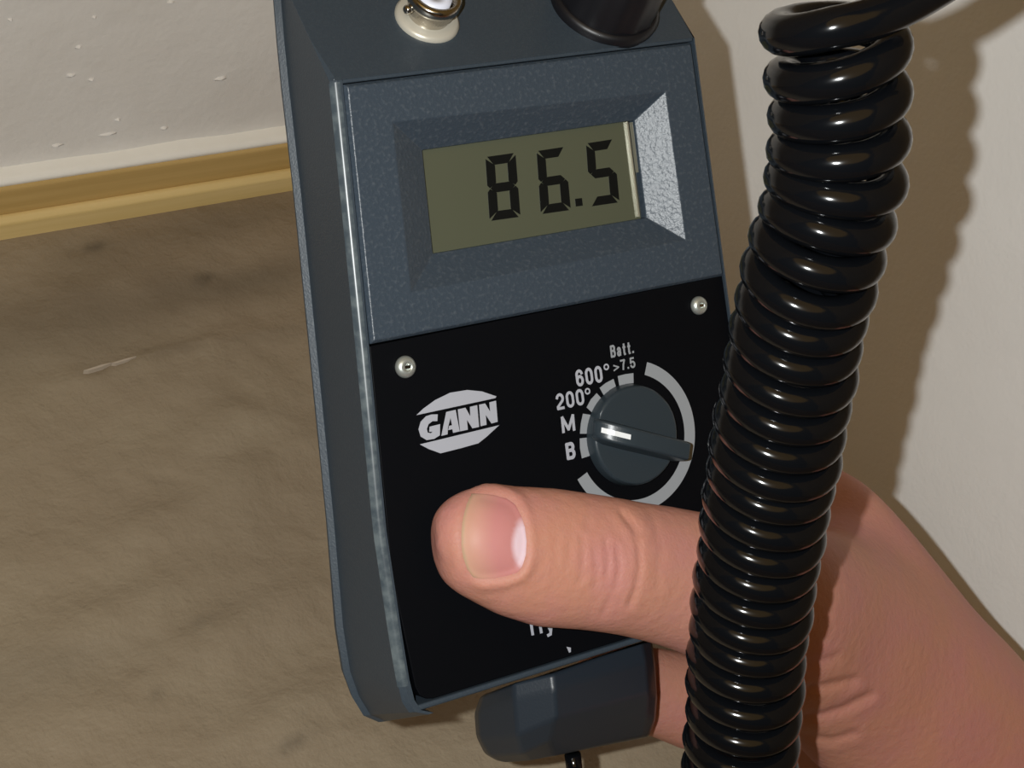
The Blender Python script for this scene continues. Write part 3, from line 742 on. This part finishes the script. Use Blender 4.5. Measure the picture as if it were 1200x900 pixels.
crease([(762, 600), (775, 640), (770, 690)], 0.00012, 4); crease([(716, 700), (706, 720)], 0.00016, 3.5)
crease([(930, 812), (960, 806), (1000, 797)], 0.0005, 5); crease([(930, 842), (965, 838), (990, 830), (1020, 815)], 0.0005, 5)
crease([(935, 862), (975, 868), (1000, 860)], 0.0004, 5); crease([(940, 780), (980, 770)], 0.0003, 5)
# nail: flatten the bed, raise the folds around it
nail_out = [(552, 577), (566, 578), (580, 580), (594, 584), (604, 591), (611, 604), (615.5, 618), (617.5, 634), (616.5, 650), (612, 664), (606, 671), (594, 675), (580, 678), (566, 679), (554, 677), (547, 667), (542.5, 655), (540, 640), (540, 622), (542, 606), (546, 590)]
def inside(pl):
    ins = np.zeros(nv, bool); j = len(pl)-1
    for i in range(len(pl)):
        xi, yi = pl[i]; xj, yj = pl[j]
        with np.errstate(divide='ignore', invalid='ignore'):
            cnd = ((yi > pys) != (yj > pys)) & (pxs < (xj-xi)*(pys-yi)/((yj-yi) if yj != yi else 1e-9)+xi)
        ins ^= cnd; j = i
    return ins
dn = dist_poly(nail_out+[nail_out[0]]); ins = inside(nail_out); sd = np.where(ins, -dn, dn)
tipw = np.clip((pxs-548)/18, 0, 1)
sidew = np.clip(np.abs(pys-628)/45, 0.3, 1)
fold = np.where(front, 0.0006*np.exp(-((sd-7)/6.0)**2)*tipw*sidew - 0.0007/(1+np.exp(sd/2.0)), 0)
co += no*(disp+fold)[:, None]
hand_me.vertices.foreach_set('co', co.ravel()); hand_me.update()
for p in hand_me.polygons: p.use_smooth = True
hand = link('hand', hand_me, M_skin)
hand_me.materials.clear(); hand_me.materials.append(M_skin)
tag(hand, 'bare hand gripping the meter with its thumb across the black plate', 'hand')

# thumbnail plate
M_nail = mat('nail', (0.60, 0.24, 0.22), 0.5, spec=0.25, bump=[(300, 0.1, 0.0003, 2)])
nt2 = M_nail.node_tree; at2 = nt2.nodes.new('ShaderNodeAttribute'); at2.attribute_name = 'tone'
nt2.links.new(at2.outputs['Color'], nt2.nodes['Principled BSDF'].inputs['Base Color'])
nt2.nodes['Principled BSDF'].inputs['Subsurface Weight'].default_value = 0.1
nt2.nodes['Principled BSDF'].inputs['Subsurface Radius'].default_value = (0.002, 0.001, 0.0006)
dg = bpy.context.evaluated_depsgraph_get()
bvh = BVHTree.FromPolygons([Vector(c_) for c_ in co], [tuple(p.vertices) for p in hand_me.polygons])
cxn, cyn = 579, 629
rings = 22; nn = len(nail_out)
outl = []
for i in range(nn*2):
    a = Vector(nail_out[(i//2) % nn]); b2 = Vector(nail_out[(i//2+1) % nn]); outl.append(a if i % 2 == 0 else (a+b2)/2)
nn = len(outl)
V, Fc, tone = [], [], []
def nail_point(x, y, s):
    r = ray(x, y).normalized(); hit, nrm, _, _ = bvh.ray_cast(CAM, r)
    return hit, nrm
def tone_at(x, y):
    ed = np.interp(y, [577, 607, 640, 667, 678], [552, 542, 540, 547, 554])     # free edge
    cu = 617.5 - ((y-638)/42.0)**2*13                                             # cuticle
    lu = 598 + ((y-638)/32.0)**2*13                                              # pale crescent boundary
    pink = np.array([0.53, 0.215, 0.20]); pale = np.array([0.56, 0.32, 0.22]); white = np.array([0.74, 0.55, 0.60]); free = np.array([0.46, 0.31, 0.2])
    k = np.clip((x-ed)/38.0, 0, 1); c_ = pale*(1-k)+pink*k
    m1 = np.clip((x-lu+2)/7.0, 0, 1)*np.clip((32-abs(y-638))/10, 0, 1); c_ = c_*(1-m1)+white*m1
    m2 = np.clip((ed+4-x)/3.0, 0, 1); c_ = c_*(1-m2)+free*m2
    return c_
hits = {}
h_, n_ = nail_point(cxn, cyn, 0); V.append(h_+n_*0.00075); tone.append((*tone_at(cxn, cyn), 1))
for r_ in range(1, rings+1):
    s = r_/rings
    for i in range(nn):
        x = cxn + (outl[i].x-cxn)*s; y = cyn + (outl[i].y-cyn)*s
        h_, n_ = nail_point(x, y, s)
        V.append(h_ + n_*(0.00075 - 0.00068*s**4)); tone.append((*tone_at(x, y), 1))
for i in range(nn):                           # border tucked under the nail folds
    h_, n_ = nail_point(cxn + (outl[i].x-cxn)*1.07, cyn + (outl[i].y-cyn)*1.07, 1)
    V.append(h_ - n_*0.0007); tone.append((*tone_at(outl[i].x, outl[i].y), 1))
for i in range(nn): Fc.append((0, 1+i, 1+(i+1) % nn))
for r_ in range(rings):
    for i in range(nn): Fc.append((1+r_*nn+i, 1+r_*nn+(i+1) % nn, 1+(r_+1)*nn+(i+1) % nn, 1+(r_+1)*nn+i))
nail = mesh('thumbnail', V, Fc, M_nail, hand, smooth=True)
nail['label'] = 'short pink thumbnail with pale base'
ca = nail.data.color_attributes.new('tone', 'FLOAT_COLOR', 'POINT')
ca.data.foreach_set('color', [c_ for s in tone for c_ in s])
sm = nail.modifiers.new('s', 'SMOOTH'); sm.factor = 0.5; sm.iterations = 3
sd_ = nail.modifiers.new('t', 'SOLIDIFY'); sd_.thickness = 0.0004; sd_.offset = -1
